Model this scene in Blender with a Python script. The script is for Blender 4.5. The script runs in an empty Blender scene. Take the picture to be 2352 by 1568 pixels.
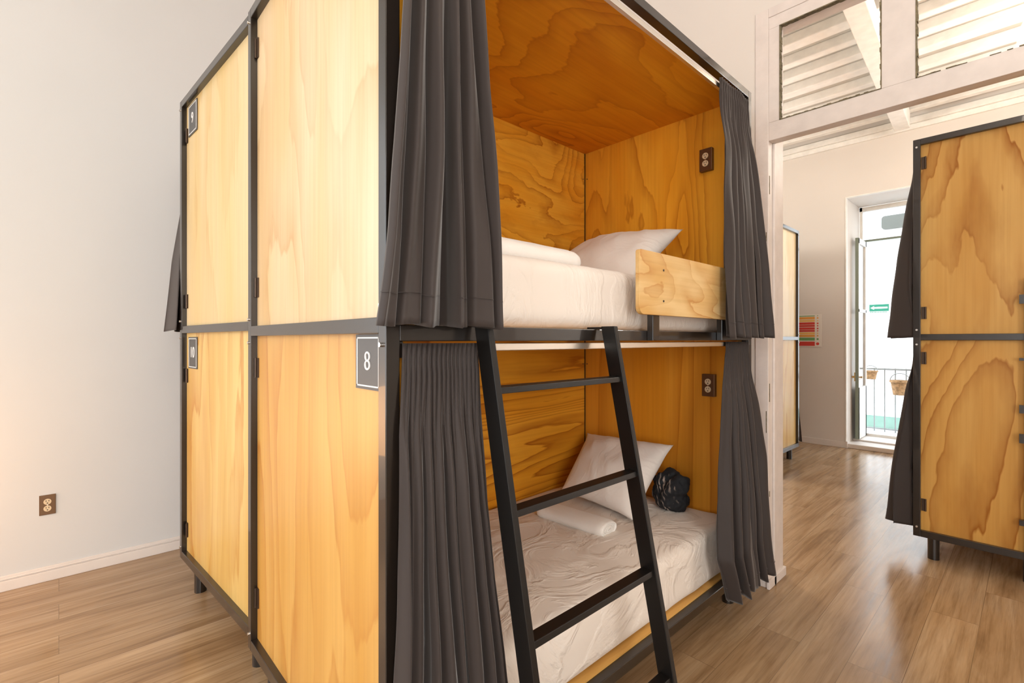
import bpy, bmesh, math, random
from mathutils import Vector, Matrix, noise
random.seed(7)
C = bpy.context.scene.collection
D = bpy.data
PI = math.pi

# ------------------------------------------------------------------ materials
def newmat(name):
    m = D.materials.new(name); m.use_nodes = True
    nt = m.node_tree; nt.nodes.clear()
    out = nt.nodes.new('ShaderNodeOutputMaterial')
    b = nt.nodes.new('ShaderNodeBsdfPrincipled')
    nt.links.new(b.outputs[0], out.inputs[0])
    return m, nt, b
def N(nt, t, **kw):
    n = nt.nodes.new(t)
    for k, v in kw.items(): setattr(n, k, v)
    return n
def setin(n, **kw):
    for k, v in kw.items():
        n.inputs[k.replace('_', ' ')].default_value = v
def rgba(c): return (c[0], c[1], c[2], 1)
def ramp(nt, stops, interp='LINEAR'):
    r = N(nt, 'ShaderNodeValToRGB'); cr = r.color_ramp; cr.interpolation = interp
    while len(cr.elements) < len(stops): cr.elements.new(0.5)
    for e, (p, c) in zip(cr.elements, stops):
        e.position = p; e.color = rgba(c) if len(c) == 3 else c
    return r
def mapping(nt, scale=(1, 1, 1), loc=(0, 0, 0), rot=(0, 0, 0), coord='Object'):
    tc = N(nt, 'ShaderNodeTexCoord'); mp = N(nt, 'ShaderNodeMapping')
    mp.inputs['Scale'].default_value = scale; mp.inputs['Location'].default_value = loc; mp.inputs['Rotation'].default_value = rot
    nt.links.new(tc.outputs[coord], mp.inputs[0]); return mp
def math_n(nt, op, a, b=None, clamp=False):
    n = N(nt, 'ShaderNodeMath', operation=op); n.use_clamp = clamp
    for i, x in enumerate((a, b)):
        if x is None: continue
        if isinstance(x, (int, float)): n.inputs[i].default_value = x
        else: nt.links.new(x, n.inputs[i])
    return n.outputs[0]
def mixc(nt, fac, a, b, mode='MIX'):
    n = N(nt, 'ShaderNodeMix', data_type='RGBA', blend_type=mode)
    for i, x in ((0, fac), (6, a), (7, b)):
        if isinstance(x, (int, float)): n.inputs[i].default_value = x
        elif isinstance(x, tuple): n.inputs[i].default_value = rgba(x)
        else: nt.links.new(x, n.inputs[i])
    return n.outputs[2]
def plain(name, col, rough=.5, metal=0, var=0, vscale=6, bump=0, bscale=40, coat=0, spec=.5):
    m, nt, b = newmat(name)
    setin(b, Base_Color=rgba(col), Roughness=rough, Metallic=metal)
    b.inputs['Coat Weight'].default_value = coat
    b.inputs['Specular IOR Level'].default_value = spec
    if var:
        mp = mapping(nt); n = N(nt, 'ShaderNodeTexNoise'); setin(n, Scale=vscale, Detail=3.0)
        nt.links.new(mp.outputs[0], n.inputs['Vector'])
        r = ramp(nt, [(.3, tuple(c * (1 - var) for c in col)), (.7, tuple(min(1, c * (1 + var)) for c in col))])
        nt.links.new(n.outputs[0], r.inputs[0]); nt.links.new(r.outputs[0], b.inputs['Base Color'])
    if bump:
        mp = mapping(nt); n = N(nt, 'ShaderNodeTexNoise'); setin(n, Scale=bscale, Detail=4.0)
        nt.links.new(mp.outputs[0], n.inputs['Vector'])
        bp = N(nt, 'ShaderNodeBump'); setin(bp, Strength=bump, Distance=.01)
        nt.links.new(n.outputs[0], bp.inputs['Height']); nt.links.new(bp.outputs[0], b.inputs['Normal'])
    return m
def ply(name, axis, base, dark, seed, scale=1.6, rings=9, contrast=.8, rough=.42, stretch=.22, light=None, coat=.0, width=.55, wob=.7):
    """pine plywood: contour lines of a noise field stretched along the grain"""
    m, nt, b = newmat(name)
    s = [1, 1, 1]; s['xyz'.index(axis)] = stretch
    mp = mapping(nt, scale=tuple(s), loc=(seed * 3.1, seed * 1.7, seed * 2.3))
    wn = N(nt, 'ShaderNodeTexNoise'); setin(wn, Scale=scale * 5.0, Detail=3.0, Roughness=.6)
    nt.links.new(mp.outputs[0], wn.inputs['Vector'])
    n1 = N(nt, 'ShaderNodeTexNoise'); setin(n1, Scale=scale, Detail=1.6, Roughness=.45, Distortion=.5)
    nt.links.new(mp.outputs[0], n1.inputs['Vector'])
    v = math_n(nt, 'ADD', math_n(nt, 'MULTIPLY', n1.outputs[0], rings), math_n(nt, 'MULTIPLY', wn.outputs[0], wob))
    fr = math_n(nt, 'FRACT', v)
    # sawtooth band: slow darkening then a sharp edge
    r = ramp(nt, [(0, (0, 0, 0)), (width, (.10, .10, .10)), (.86, (.60, .60, .60)), (.95, (1, 1, 1)), (1.0, (.1, .1, .1))])
    nt.links.new(fr, r.inputs[0])
    n2 = N(nt, 'ShaderNodeTexNoise'); setin(n2, Scale=scale * 1.4, Detail=2.0)
    mp2 = mapping(nt, scale=tuple(s), loc=(seed * 1.1 + 7, seed * 2.7, seed))
    nt.links.new(mp2.outputs[0], n2.inputs['Vector'])
    mk = ramp(nt, [(.34, (.30, .30, .30)), (.60, (1, 1, 1))]); nt.links.new(n2.outputs[0], mk.inputs[0])
    fac = math_n(nt, 'MULTIPLY', math_n(nt, 'MULTIPLY', r.outputs[0], mk.outputs[0]), contrast, clamp=True)
    # fine fibre
    s2 = [60, 60, 60]; s2['xyz'.index(axis)] = 1.6
    mp3 = mapping(nt, scale=tuple(s2)); n3 = N(nt, 'ShaderNodeTexNoise'); setin(n3, Scale=1.2, Detail=3.0)
    nt.links.new(mp3.outputs[0], n3.inputs['Vector'])
    # broad tone drift
    n4 = N(nt, 'ShaderNodeTexNoise'); setin(n4, Scale=scale * 2.2, Detail=2.0)
    s4 = [1.6, 1.6, 1.6]; s4['xyz'.index(axis)] = stretch
    mp4 = mapping(nt, scale=tuple(s4), loc=(seed, 3, seed * .5)); nt.links.new(mp4.outputs[0], n4.inputs['Vector'])
    lt = light or tuple(min(1, c * 1.22 + .015) for c in base)
    r4 = ramp(nt, [(.32, base), (.68, lt)]); nt.links.new(n4.outputs[0], r4.inputs[0])
    c1 = mixc(nt, fac, r4.outputs[0], dark)
    r3 = ramp(nt, [(.35, (.88, .84, .78)), (.6, (1, 1, 1))]); nt.links.new(n3.outputs[0], r3.inputs[0])
    c2 = mixc(nt, .55, c1, r3.outputs[0], 'MULTIPLY')
    nt.links.new(c2, b.inputs['Base Color'])
    b.inputs['Specular IOR Level'].default_value = .5 if name.find('end_') >= 0 and 'inner' not in name else .25
    setin(b, Roughness=rough); b.inputs['Coat Weight'].default_value = coat; b.inputs['Coat Roughness'].default_value = .25
    bp = N(nt, 'ShaderNodeBump'); setin(bp, Strength=.08, Distance=.003)
    nt.links.new(n3.outputs[0], bp.inputs['Height']); nt.links.new(bp.outputs[0], b.inputs['Normal'])
    return m
def cloth(name, col, rough=.9, sheen=.3, bscale=900, bump=.15, wr=0, wrs=5, wstretch=(1, 1, 1)):
    m, nt, b = newmat(name)
    setin(b, Base_Color=rgba(col), Roughness=rough)
    b.inputs['Sheen Weight'].default_value = sheen; b.inputs['Sheen Roughness'].default_value = .4
    b.inputs['Specular IOR Level'].default_value = .25
    mp = mapping(nt); n = N(nt, 'ShaderNodeTexNoise'); setin(n, Scale=float(bscale), Detail=1.0)
    nt.links.new(mp.outputs[0], n.inputs['Vector'])
    bp = N(nt, 'ShaderNodeBump'); setin(bp, Strength=bump, Distance=.001)
    nt.links.new(n.outputs[0], bp.inputs['Height'])
    last = bp
    if wr:
        mp2 = mapping(nt, scale=wstretch, rot=(0, 0, .5)); n2 = N(nt, 'ShaderNodeTexNoise'); setin(n2, Scale=float(wrs), Detail=5.0, Roughness=.55, Distortion=1.2)
        nt.links.new(mp2.outputs[0], n2.inputs['Vector'])
        r = ramp(nt, [(.40, (0, 0, 0)), (.5, (1, 1, 1)), (.60, (0, 0, 0))], 'EASE'); nt.links.new(n2.outputs[0], r.inputs[0])
        b2 = N(nt, 'ShaderNodeBump'); setin(b2, Strength=wr, Distance=.006)
        nt.links.new(r.outputs[0], b2.inputs['Height']); nt.links.new(bp.outputs[0], b2.inputs['Normal']); last = b2
    nt.links.new(last.outputs[0], b.inputs['Normal'])
    return m
def floor_mat():
    m, nt, b = newmat('vinyl_oak_planks')
    tc = N(nt, 'ShaderNodeTexCoord'); sep = N(nt, 'ShaderNodeSeparateXYZ'); nt.links.new(tc.outputs['Object'], sep.inputs[0])
    cmb = N(nt, 'ShaderNodeCombineXYZ'); nt.links.new(sep.outputs['Y'], cmb.inputs['X']); nt.links.new(sep.outputs['X'], cmb.inputs['Y'])
    br = N(nt, 'ShaderNodeTexBrick'); br.offset = .37; br.offset_frequency = 2
    setin(br, Scale=1.0, Mortar_Size=.0012, Mortar_Smooth=.2, Brick_Width=1.22, Row_Height=.18, Bias=0.0)
    br.inputs['Color1'].default_value = (.0, .0, .0, 1); br.inputs['Color2'].default_value = (1, 1, 1, 1); br.inputs['Mortar'].default_value = (.5, .5, .5, 1)
    nt.links.new(cmb.outputs[0], br.inputs['Vector'])
    # grain
    off = N(nt, 'ShaderNodeVectorMath', operation='SCALE'); nt.links.new(br.outputs['Color'], off.inputs[0]); off.inputs['Scale'].default_value = 13.0
    add = N(nt, 'ShaderNodeVectorMath', operation='ADD'); nt.links.new(tc.outputs['Object'], add.inputs[0]); nt.links.new(off.outputs[0], add.inputs[1])
    def gr(scale, s, det=3, dist=.0, rough=.6):
        mp = N(nt, 'ShaderNodeMapping'); mp.inputs['Scale'].default_value = s; nt.links.new(add.outputs[0], mp.inputs[0])
        n = N(nt, 'ShaderNodeTexNoise'); setin(n, Scale=float(scale), Detail=float(det), Distortion=dist, Roughness=rough); nt.links.new(mp.outputs[0], n.inputs['Vector']); return n.outputs[0]
    g1 = gr(7, (1, .12, 1), 4, .8); g2 = gr(60, (1, .035, 1), 4, .3, .7); g3 = gr(2.0, (1, .25, 1), 2)
    r1 = ramp(nt, [(.26, (.25, .148, .070)), (.5, (.39, .255, .138)), (.74, (.53, .385, .240))]); nt.links.new(g1, r1.inputs[0])
    r2 = ramp(nt, [(.3, (.66, .62, .58)), (.55, (1, 1, 1)), (.72, (1.12, 1.12, 1.12))]); nt.links.new(g2, r2.inputs[0])
    c = mixc(nt, .85, r1.outputs[0], r2.outputs[0], 'MULTIPLY')
    r3 = ramp(nt, [(.3, (.92, .91, .90)), (.7, (1.05, 1.05, 1.05))]); nt.links.new(g3, r3.inputs[0])
    c = mixc(nt, .8, c, r3.outputs[0], 'MULTIPLY')
    bw = N(nt, 'ShaderNodeRGBToBW'); nt.links.new(br.outputs['Color'], bw.inputs[0])
    rt = ramp(nt, [(0, (.95, .945, .94)), (1, (1.04, 1.04, 1.04))]); nt.links.new(bw.outputs[0], rt.inputs[0])
    c = mixc(nt, .8, c, rt.outputs[0], 'MULTIPLY')
    c = mixc(nt, math_n(nt, 'MULTIPLY', br.outputs['Fac'], .55), c, (.07, .04, .02))
    nt.links.new(c, b.inputs['Base Color'])
    rr = ramp(nt, [(.3, (.15, .15, .15)), (.7, (.27, .27, .27))]); nt.links.new(g2, rr.inputs[0]); nt.links.new(rr.outputs[0], b.inputs['Roughness'])
    bp = N(nt, 'ShaderNodeBump'); setin(bp, Strength=.10, Distance=.002); nt.links.new(g2, bp.inputs['Height']); nt.links.new(bp.outputs[0], b.inputs['Normal'])
    return m

M = {}
M['steel'] = plain('black_powder_coated_steel', (.011, .0075, .0055), .30, 0, bump=.02, bscale=300, spec=.5, coat=.5)
M['ladder_steel'] = plain('black_painted_ladder_steel', (.006, .005, .0045), .38, 0, bump=.02, bscale=300, spec=.4)
M['bolt'] = plain('bare_zinc_bolt', (.75, .74, .72), .3, 1)
M['alu'] = plain('brushed_aluminium_rail', (.78, .74, .68), .32, 1)
M['curtain'] = cloth('charcoal_curtain_cloth', (.040, .0315, .029), .62, .22, 1400, .10)
M['sheet'] = cloth('white_cotton_sheet', (.80, .74, .68), .9, .2, 1200, .06, wr=.35, wrs=3.2, wstretch=(1, 1.6, 1))
M['sheet_wrinkled'] = cloth('white_rumpled_sheet', (.80, .73, .66), .9, .2, 1200, .06, wr=.65, wrs=3.6, wstretch=(1.2, .8, 1))
M['pillow'] = cloth('white_pillowcase', (.82, .77, .72), .9, .2, 1200, .06, wr=.25, wrs=4)
M['towel'] = cloth('white_terry_towel', (.86, .83, .79), 1, .4, 260, .9)
M['wall'] = plain('warm_white_wall_paint', (.72, .675, .625), .75, var=.02, vscale=1.5, bump=.05, bscale=18)
M['wall_cool'] = plain('cool_cast_wall_paint', (.655, .665, .665), .8, var=.02, vscale=1.2, bump=.05, bscale=14)  # cool cast of the mixed light put into the base colour
M['trim'] = plain('white_gloss_trim_paint', (.76, .71, .67), .42, var=.03, vscale=9)
M['trimworn'] = plain('worn_white_door_paint', (.72, .655, .615), .5, var=.05, vscale=14, bump=.2, bscale=30)
M['putty'] = plain('old_brown_putty', (.17, .14, .08), .8, var=.4, vscale=60)
M['joist'] = plain('white_painted_joist', (.84, .83, .79), .6, var=.06, vscale=12, bump=.3, bscale=24)
M['boards'] = plain('greige_ceiling_boards', (.52, .50, .45), .7, var=.06, vscale=6)
M['glass'], nt, b = newmat('clear_glass')
setin(b, Base_Color=(1, 1, 1, 1), Roughness=.02, IOR=1.45); b.inputs['Transmission Weight'].default_value = 1
M['floor'] = floor_mat()
M['plate'] = plain('dark_grey_number_plate', (.075, .072, .07), .45)
M['white'] = plain('white_lettering', (.85, .84, .82), .5)
M['brass_plate'] = plain('bronze_outlet_plate', (.17, .10, .055), .38, .7)
M['cream'] = plain('cream_socket_plastic', (.72, .58, .38), .4)
M['slot'] = plain('dark_socket_slot', (.03, .02, .015), .6)
M['brass'] = plain('aged_brass', (.45, .28, .09), .35, 1)
M['hinge'] = plain('dark_bronze_hinge', (.07, .045, .03), .4, .6)
M['screw'] = plain('black_screw', (.012, .01, .01), .4)
M['extwall'] = plain('white_exterior_render', (.82, .83, .84), .9, var=.02, vscale=2)
M['extgreen'] = plain('sea_green_exterior_band', (.17, .27, .225), .8, var=.08, vscale=5)
M['extgrey'] = plain('grey_exterior_ledge', (.42, .42, .42), .8)
M['doorgreen'] = plain('grey_green_door_paint', (.20, .235, .185), .5)
M['railing'] = plain('pale_grey_iron_railing', (.34, .37, .38), .5)
M['basket'] = plain('tan_woven_pot', (.42, .25, .12), .8, var=.4, vscale=30, bump=.6, bscale=60)
M['green_sign'] = plain('green_sign_face', (.008, .15, .09), .5)
M['vent'] = plain('grey_louvre', (.09, .10, .09), .6)
for k, c in dict(red=(.62, .05, .035), orange=(.80, .36, .06), amber=(.82, .50, .13), green=(.16, .38, .14)).items(): M['p_' + k] = plain('poster_' + k, c, .6)
M['poster'] = plain('poster_white_card', (.80, .76, .70), .5)
# plywood sheets; upper end panels have light glare put into their colour
GLARE_PALE = dict(base=(.66, .44, .21), dark=(.50, .27, .09), light=(.76, .56, .32))
M['end_hi'] = ply('glare_paled_plywood_end_upper', 'z', (.68, .46, .21), (.50, .27, .09), 3, scale=1.3, rings=9, wob=1.1, contrast=.7, rough=.36, stretch=.3, light=(.74, .58, .38), width=.35)  # washed-out glare painted into the pale tones
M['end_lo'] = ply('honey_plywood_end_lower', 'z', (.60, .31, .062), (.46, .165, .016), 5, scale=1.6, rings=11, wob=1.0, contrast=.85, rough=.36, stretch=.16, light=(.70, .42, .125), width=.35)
M['end_bhi'] = ply('glare_cream_plywood_end_upper', 'z', (.70, .50, .21), (.58, .34, .09), 9, scale=1.5, rings=9, wob=1.0, contrast=.6, rough=.36, stretch=.14, light=(.74, .58, .34), width=.35)  # paled for glare, like the upper end of the near pod
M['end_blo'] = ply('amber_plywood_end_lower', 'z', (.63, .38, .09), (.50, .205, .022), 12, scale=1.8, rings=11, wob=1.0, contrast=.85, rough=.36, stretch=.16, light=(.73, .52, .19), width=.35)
M['in_back_hi'] = ply('knotty_plywood_back_upper', 'y', (.78, .33, .020), (.40, .115, .004), 6, scale=2.2, rings=17, wob=1.3, contrast=1.0, stretch=.5, light=(.85, .43, .045), width=.45)  # inner sheets: orange deepened for varnish and painted-in interreflection
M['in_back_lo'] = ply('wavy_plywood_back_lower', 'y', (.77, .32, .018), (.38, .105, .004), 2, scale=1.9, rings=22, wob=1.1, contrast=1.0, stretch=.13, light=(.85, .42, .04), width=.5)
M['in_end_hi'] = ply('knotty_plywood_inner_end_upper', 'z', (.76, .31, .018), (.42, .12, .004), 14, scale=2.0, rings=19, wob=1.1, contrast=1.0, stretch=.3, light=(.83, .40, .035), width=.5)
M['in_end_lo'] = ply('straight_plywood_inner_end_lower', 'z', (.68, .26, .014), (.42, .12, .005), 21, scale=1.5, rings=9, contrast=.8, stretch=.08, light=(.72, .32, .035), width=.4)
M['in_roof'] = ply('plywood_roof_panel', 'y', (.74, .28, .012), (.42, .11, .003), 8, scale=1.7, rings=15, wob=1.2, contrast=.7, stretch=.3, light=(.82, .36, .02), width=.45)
M['guard'] = ply('pale_knotty_guard_board', 'y', (.66, .40, .14), (.50, .22, .05), 17, scale=3.0, rings=9, contrast=.9, stretch=.5, light=(.76, .55, .27), width=.4)
M['base'] = ply('plywood_bed_base', 'y', (.60, .34, .09), (.5, .24, .05), 4, contrast=.4)
M['rb_hi'] = ply('strong_grain_plywood_upper', 'z', (.55, .29, .065), (.31, .105, .008), 25, scale=2.0, rings=13, wob=1.2, contrast=1.0, stretch=.26, light=(.62, .37, .11), width=.5)
M['rb_lo'] = ply('strong_grain_plywood_lower', 'z', (.55, .28, .058), (.31, .105, .008), 31, scale=1.6, rings=11, wob=1.2, contrast=1.0, stretch=.24, light=(.62, .36, .10), width=.5)
M['edge'] = plain('plywood_sawn_edge', (.46, .27, .11), .6, var=.25, vscale=80)

# ------------------------------------------------------------------ mesh helpers
class MB:
    def __init__(s): s.v = []; s.f = []; s.sm = []
    def add(s, vs, fs, smooth=False):
        o = len(s.v); s.v += [tuple(p) for p in vs]; s.f += [tuple(i + o for i in f) for f in fs]; s.sm += [smooth] * len(fs)
    def box(s, x0, x1, y0, y1, z0, z1):
        x0, x1 = min(x0, x1), max(x0, x1); y0, y1 = min(y0, y1), max(y0, y1); z0, z1 = min(z0, z1), max(z0, z1)
        v = [(x, y, z) for z in (z0, z1) for y in (y0, y1) for x in (x0, x1)]
        s.add(v, [(0, 2, 3, 1), (4, 5, 7, 6), (0, 1, 5, 4), (2, 6, 7, 3), (0, 4, 6, 2), (1, 3, 7, 5)]); return s
    def cyl(s, a, b, r, n=16, r2=None):
        a, b = Vector(a), Vector(b); d = (b - a).normalized()
        u = d.orthogonal().normalized(); w = d.cross(u); r2 = r if r2 is None else r2
        vs = [a + (u * math.cos(2 * PI * i / n) + w * math.sin(2 * PI * i / n)) * r for i in range(n)]
        vs += [b + (u * math.cos(2 * PI * i / n) + w * math.sin(2 * PI * i / n)) * r2 for i in range(n)]
        fs = [(i, (i + 1) % n, n + (i + 1) % n, n + i) for i in range(n)]
        s.add(vs, fs, True); s.add(vs[:n], [tuple(reversed(range(n)))]); s.add(vs[n:], [tuple(range(n))]); return s
    def prism(s, pts, d):   # planar polygon (3d points) extruded by vector d
        n = len(pts); d = Vector(d); vs = [Vector(p) for p in pts] + [Vector(p) + d for p in pts]
        s.add(vs, [tuple(reversed(range(n))), tuple(range(n, 2 * n))] + [(i, (i + 1) % n, n + (i + 1) % n, n + i) for i in range(n)]); return s
    def lathe(s, c, prof, n=24):
        cx, cy, cz = c; vs = []
        for r, z in prof: vs += [(cx + r * math.cos(2 * PI * i / n), cy + r * math.sin(2 * PI * i / n), cz + z) for i in range(n)]
        fs = [(k * n + i, k * n + (i + 1) % n, (k + 1) * n + (i + 1) % n, (k + 1) * n + i) for k in range(len(prof) - 1) for i in range(n)]
        s.add(vs, fs, True); return s
    def mesh(s, name):
        me = D.meshes.new(name); me.from_pydata(s.v, [], s.f); me.update()
        me.polygons.foreach_set('use_smooth', s.sm)
        bm = bmesh.new(); bm.from_mesh(me); bmesh.ops.recalc_face_normals(bm, faces=bm.faces); bm.to_mesh(me); bm.free()
        return me
def part(name, mb, mat, parent=None, bevel=0, sub=0, solid=0, label=None):
    me = mb.mesh(name) if isinstance(mb, MB) else mb
    me.materials.append(mat)
    o = D.objects.new(name, me); C.objects.link(o)
    if parent is not None: o.parent = parent
    if label: o['label'] = label
    if solid:
        m = o.modifiers.new('s', 'SOLIDIFY'); m.thickness = solid; m.offset = 0
    if bevel:
        m = o.modifiers.new('b', 'BEVEL'); m.width = bevel; m.segments = 2; m.limit_method = 'ANGLE'
    if sub:
        m = o.modifiers.new('u', 'SUBSURF'); m.levels = sub; m.render_levels = sub
    return o
def empty(name, loc, rz=0):
    o = D.objects.new(name, None); C.objects.link(o); o.location = loc; o.rotation_euler = (0, 0, rz); o.empty_display_size = .1; return o
def tag(o, label, cat, group=None):
    o['label'] = label; o['category'] = cat
    if group: o['group'] = group
    return o
def struct(name, mb, mat, bevel=0, parent=None):
    o = part(name, mb, mat, parent, bevel)
    if parent is None: o['kind'] = 'structure'
    return o
def rebase(o):
    """put a one-mesh thing's origin at the middle of its base (same orientation)"""
    vs = [v.co for v in o.data.vertices]
    mn = [min(v[i] for v in vs) for i in range(3)]; mx = [max(v[i] for v in vs) for i in range(3)]
    c = Vector(((mn[0] + mx[0]) / 2, (mn[1] + mx[1]) / 2, mn[2]))
    o.data.transform(Matrix.Translation(-c))
    o.location = o.matrix_basis @ c
    return o
def text_mesh(txt, size, depth=.0012):
    cu = D.curves.new('numeral', 'FONT'); cu.body = txt; cu.size = size; cu.extrude = depth; cu.align_x = 'CENTER'; cu.align_y = 'CENTER'; cu.offset = -size * .013
    ob = D.objects.new('tmp', cu); C.objects.link(ob)
    dg = bpy.context.evaluated_depsgraph_get(); me = D.meshes.new_from_object(ob.evaluated_get(dg))
    C.objects.unlink(ob); D.objects.remove(ob); me.materials.clear(); return me

# ------------------------------------------------------------------ room shell
XW, YT, YB = -3.807, 2.8475, 7.26     # left wall, wall with the doorway, back wall of the next room
HC = 4.25
mb = MB(); mb.box(-6.2, 3.4, -3.6, 8.3, -.12, 0); struct('floor', mb, M['floor'])
mb = MB(); mb.box(XW - .2, 3.3, -3.4, YT, HC, HC + .1); struct('ceiling', mb, M['wall'])
# back of this room (behind the camera) with two tall windows, right wall with one added for its light
def wall_with_holes(axis, c0, c1, a0, a1, holes, h=HC, zb=0):
    mb = MB()
    def bx(p, q, z0, z1):
        if q - p < 1e-4 or z1 - z0 < 1e-4: return
        if axis == 'y': mb.box(p, q, c0, c1, z0, z1)
        else: mb.box(c0, c1, p, q, z0, z1)
    cur = a0
    for (p, q, z0, z1) in sorted(holes):
        bx(cur, p, zb, h); bx(p, q, zb, z0); bx(p, q, z1, h); cur = q
    bx(cur, a1, zb, h); return mb
WB = [(-3.0, -1.6, .5, 3.3), (.2, 1.6, .5, 3.3)]
struct('wall_near', wall_with_holes('y', -3.4, -3.2, XW - .2, 3.3, WB), M['wall'])
WL = [(-2.5, -1.15, .35, 3.4)]
struct('wall_left', wall_with_holes('x', XW - .2, XW, -3.2, YT, WL), M['wall_cool'])
WR = [(-2.2, -.8, .5, 3.2)]
struct('wall_right', wall_with_holes('x', 3.1, 3.3, -3.4, YT, WR), M['wall'])
def sash(n, axis, c, p, q, z0, z1):
    mb = MB(); w = .05
    segs = [(p, p + w, z0, z1), (q - w, q, z0, z1), (p, q, z0, z0 + w), (p, q, z1 - w, z1), ((p + q) / 2 - .02, (p + q) / 2 + .02, z0, z1), (p, q, (z0 + z1) / 2 - .02, (z0 + z1) / 2 + .02)]
    for a, b_, c0, c1 in segs:
        if axis == 'y': mb.box(a, b_, c - .02, c + .02, c0, c1)
        else: mb.box(c - .02, c + .02, a, b_, c0, c1)
    struct('window_%d' % n, mb, M['trim'])
sash(2, 'x', XW - .1, *WL[0]); sash(3, 'y', -3.3, *WB[0]); sash(4, 'y', -3.3, *WB[1]); sash(5, 'x', 3.2, *WR[0])
# wall with the doorway
OX0, OX1, OH, OT = -.993, 1.25, 2.448, 3.12
mb = MB(); mb.box(XW - .2, -1.06, YT, 3.065, 0, HC); mb.box(-1.06, 1.32, YT, 3.065, 3.16, HC); mb.box(1.32, 3.4, YT, 3.065, 0, HC)
struct('wall_far', mb, M['wall'])
mb = MB(); mb.box(-1.062, OX0, YT - .008, 3.07, 0, 3.17); mb.box(OX1, 1.322, YT - .008, 3.07, 0, 3.17); mb.box(OX0, OX1, YT - .008, 3.07, OT, 3.17)
mb.box(OX0, OX0 + .012, 2.90, 2.93, 0, OH)
jamb = struct('trim_1', mb, M['trimworn'], .003)
mb = MB()
for z0, z1 in ((1.02, 1.12), (2.16, 2.26), (.5, .53), (1.7, 1.72)):
    mb.box(OX0 - .002, OX0 + .0015, YT + .004, YT + .012, z0, z1)
for (x, z, w, h) in ((-.9885, 1.9, .003, .05), (-.9885, 1.55, .003, .09), (-.9885, .85, .003, .12), (-.9885, .3, .003, .06)):
    mb.box(OX0 - .012, OX0 - .008, YT - .0092, YT - .0078, z, z + h)
part('chipped_paint', mb, M['putty'], jamb, label='chipped brown spots of bare wood on the white door jamb')
# transom lights over the doorway
panes = [(-.937, -.494), (-.367, .076), (.203, .646), (.773, 1.19)]
Z0, Z1 = 2.546, 3.055
mb = MB(); ys = (YT - .004, YT + .05)
mb.box(OX0, OX1, *ys, OH, Z0); mb.box(OX0, OX1, *ys, Z1, OT)
xs = [OX0] + [v for p in panes for v in p] + [OX1]
for a, b_ in zip(xs[0::2], xs[1::2]): mb.box(a, b_, *ys, Z0, Z1)
mb.box(OX0, OX1, YT + .05, YT + .075, OH + .004, OH + .03)
win = struct('window_1', mb, M['trimworn'], .002)
for i, (a, b_) in enumerate(panes):
    g = MB(); g.box(a + .001, b_ - .001, YT + .022, YT + .026, Z0 + .001, Z1 - .001)
    gl = part('glass_pane', g, M['glass'], win)
    g = MB(); t = .007; y0, y1 = YT - .0075, YT + .02
    def ragged(x0, x1, z0, z1, horiz):
        n = 26
        for k in range(n):
            f0, f1 = k / n, (k + 1) / n; w = t * random.uniform(.45, 1.15) * (1 if i < 1 or not horiz else .6)
            if i == 1 and horiz and random.random() < .2: continue
            if horiz: g.box(x0 + (x1 - x0) * f0, x0 + (x1 - x0) * f1, y0, y1, z0, z0 + (w if z1 > z0 else -w))
            else: g.box(x0, x0 + (w if x1 > x0 else -w), y0, y1, z0 + (z1 - z0) * f0, z0 + (z1 - z0) * f1)
    n_ = 1
    ragged(a - .001, b_ + .001, Z0 - .001, Z0 + 1, True); ragged(a - .001, b_ + .001, Z1 + .001, Z1 - 1, True)
    ragged(a - .001, a + 1, Z0, Z1, False); ragged(b_ + .001, b_ - 1, Z0, Z1, False)
    part('putty_line', g, M['putty'], win)
# skirting boards
def skirting(name, pts_box, mat=None): return struct(name, pts_box, mat or M['trim'], .003)
mb = MB(); mb.box(XW, XW + .014, -3.2, YT, 0, .056); mb.box(XW, XW + .008, -3.2, YT, .056, .082); mb.box(XW, XW + .013, -3.2, YT, .063, .068)
skirting('baseboard_left', mb)
mb = MB(); mb.box(XW, -1.062, YT - .014, YT, 0, .07); skirting('baseboard_far', mb)
mb = MB(); mb.box(OX0 - .004, OX0 + .012, YT - .022, 3.085, 0, .05)
skirting('trim_2', mb, M['trimworn'])
# ---- the next room
mb = MB(); mb.box(-6.2, -6.0, 3.065, YB, 0, 4.1); mb.box(-6.2, XW - .2, 2.9, 3.065, 0, 4.1); struct('wall_left.001', mb, M['wall'])
RX0, RX1, RH = -1.618, -.38, 3.145
holes = [(RX0, RX1, 0, RH), (1.3, 2.5, 0, RH)]  # second opening made up, out of view, to bring light in
struct('wall_back', wall_with_holes('y', YB, 7.93, -6.2, 3.4, holes, 4.1), M['wall'])
mb = MB(); mb.box(3.2, 3.4, 3.065, YB, 0, 4.1); struct('wall_right.001', mb, M['wall'])
mb = MB(); mb.box(-6.2, 3.4, 3.065, YB + .7, 4.02, 4.12); struct('ceiling.001', mb, M['boards'])
for i, y in enumerate((3.35, 3.7, 4.05, 4.38, 4.72, 5.03, 5.32, 5.64, 6.0, 6.34, 6.68, 7.02)):
    mb = MB(); w = .055 + .012 * math.sin(i * 2.1)
    n = 40
    mb.box(-6.0, 3.2, y - w, y + w, 3.93, 4.02)
    struct('trim_%d' % (10 + i), mb, M['joist'], .008)
mb = MB(); mb.prism([(-.905, 3.3, 3.74), (-.765, 3.3, 3.74), (-.765, 3.3, 3.93), (-.905, 3.3, 3.93)], (-.19, 3.7, 0))
struct('trim_3', mb, M['joist'], .006)
mb = MB(); mb.box(-6.0, 3.2, YB - .06, YB, 3.86, 3.93); mb.box(-6.0, 3.2, YB - .03, YB, 3.80, 3.86); struct('trim_4', mb, M['joist'], .006)
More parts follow.
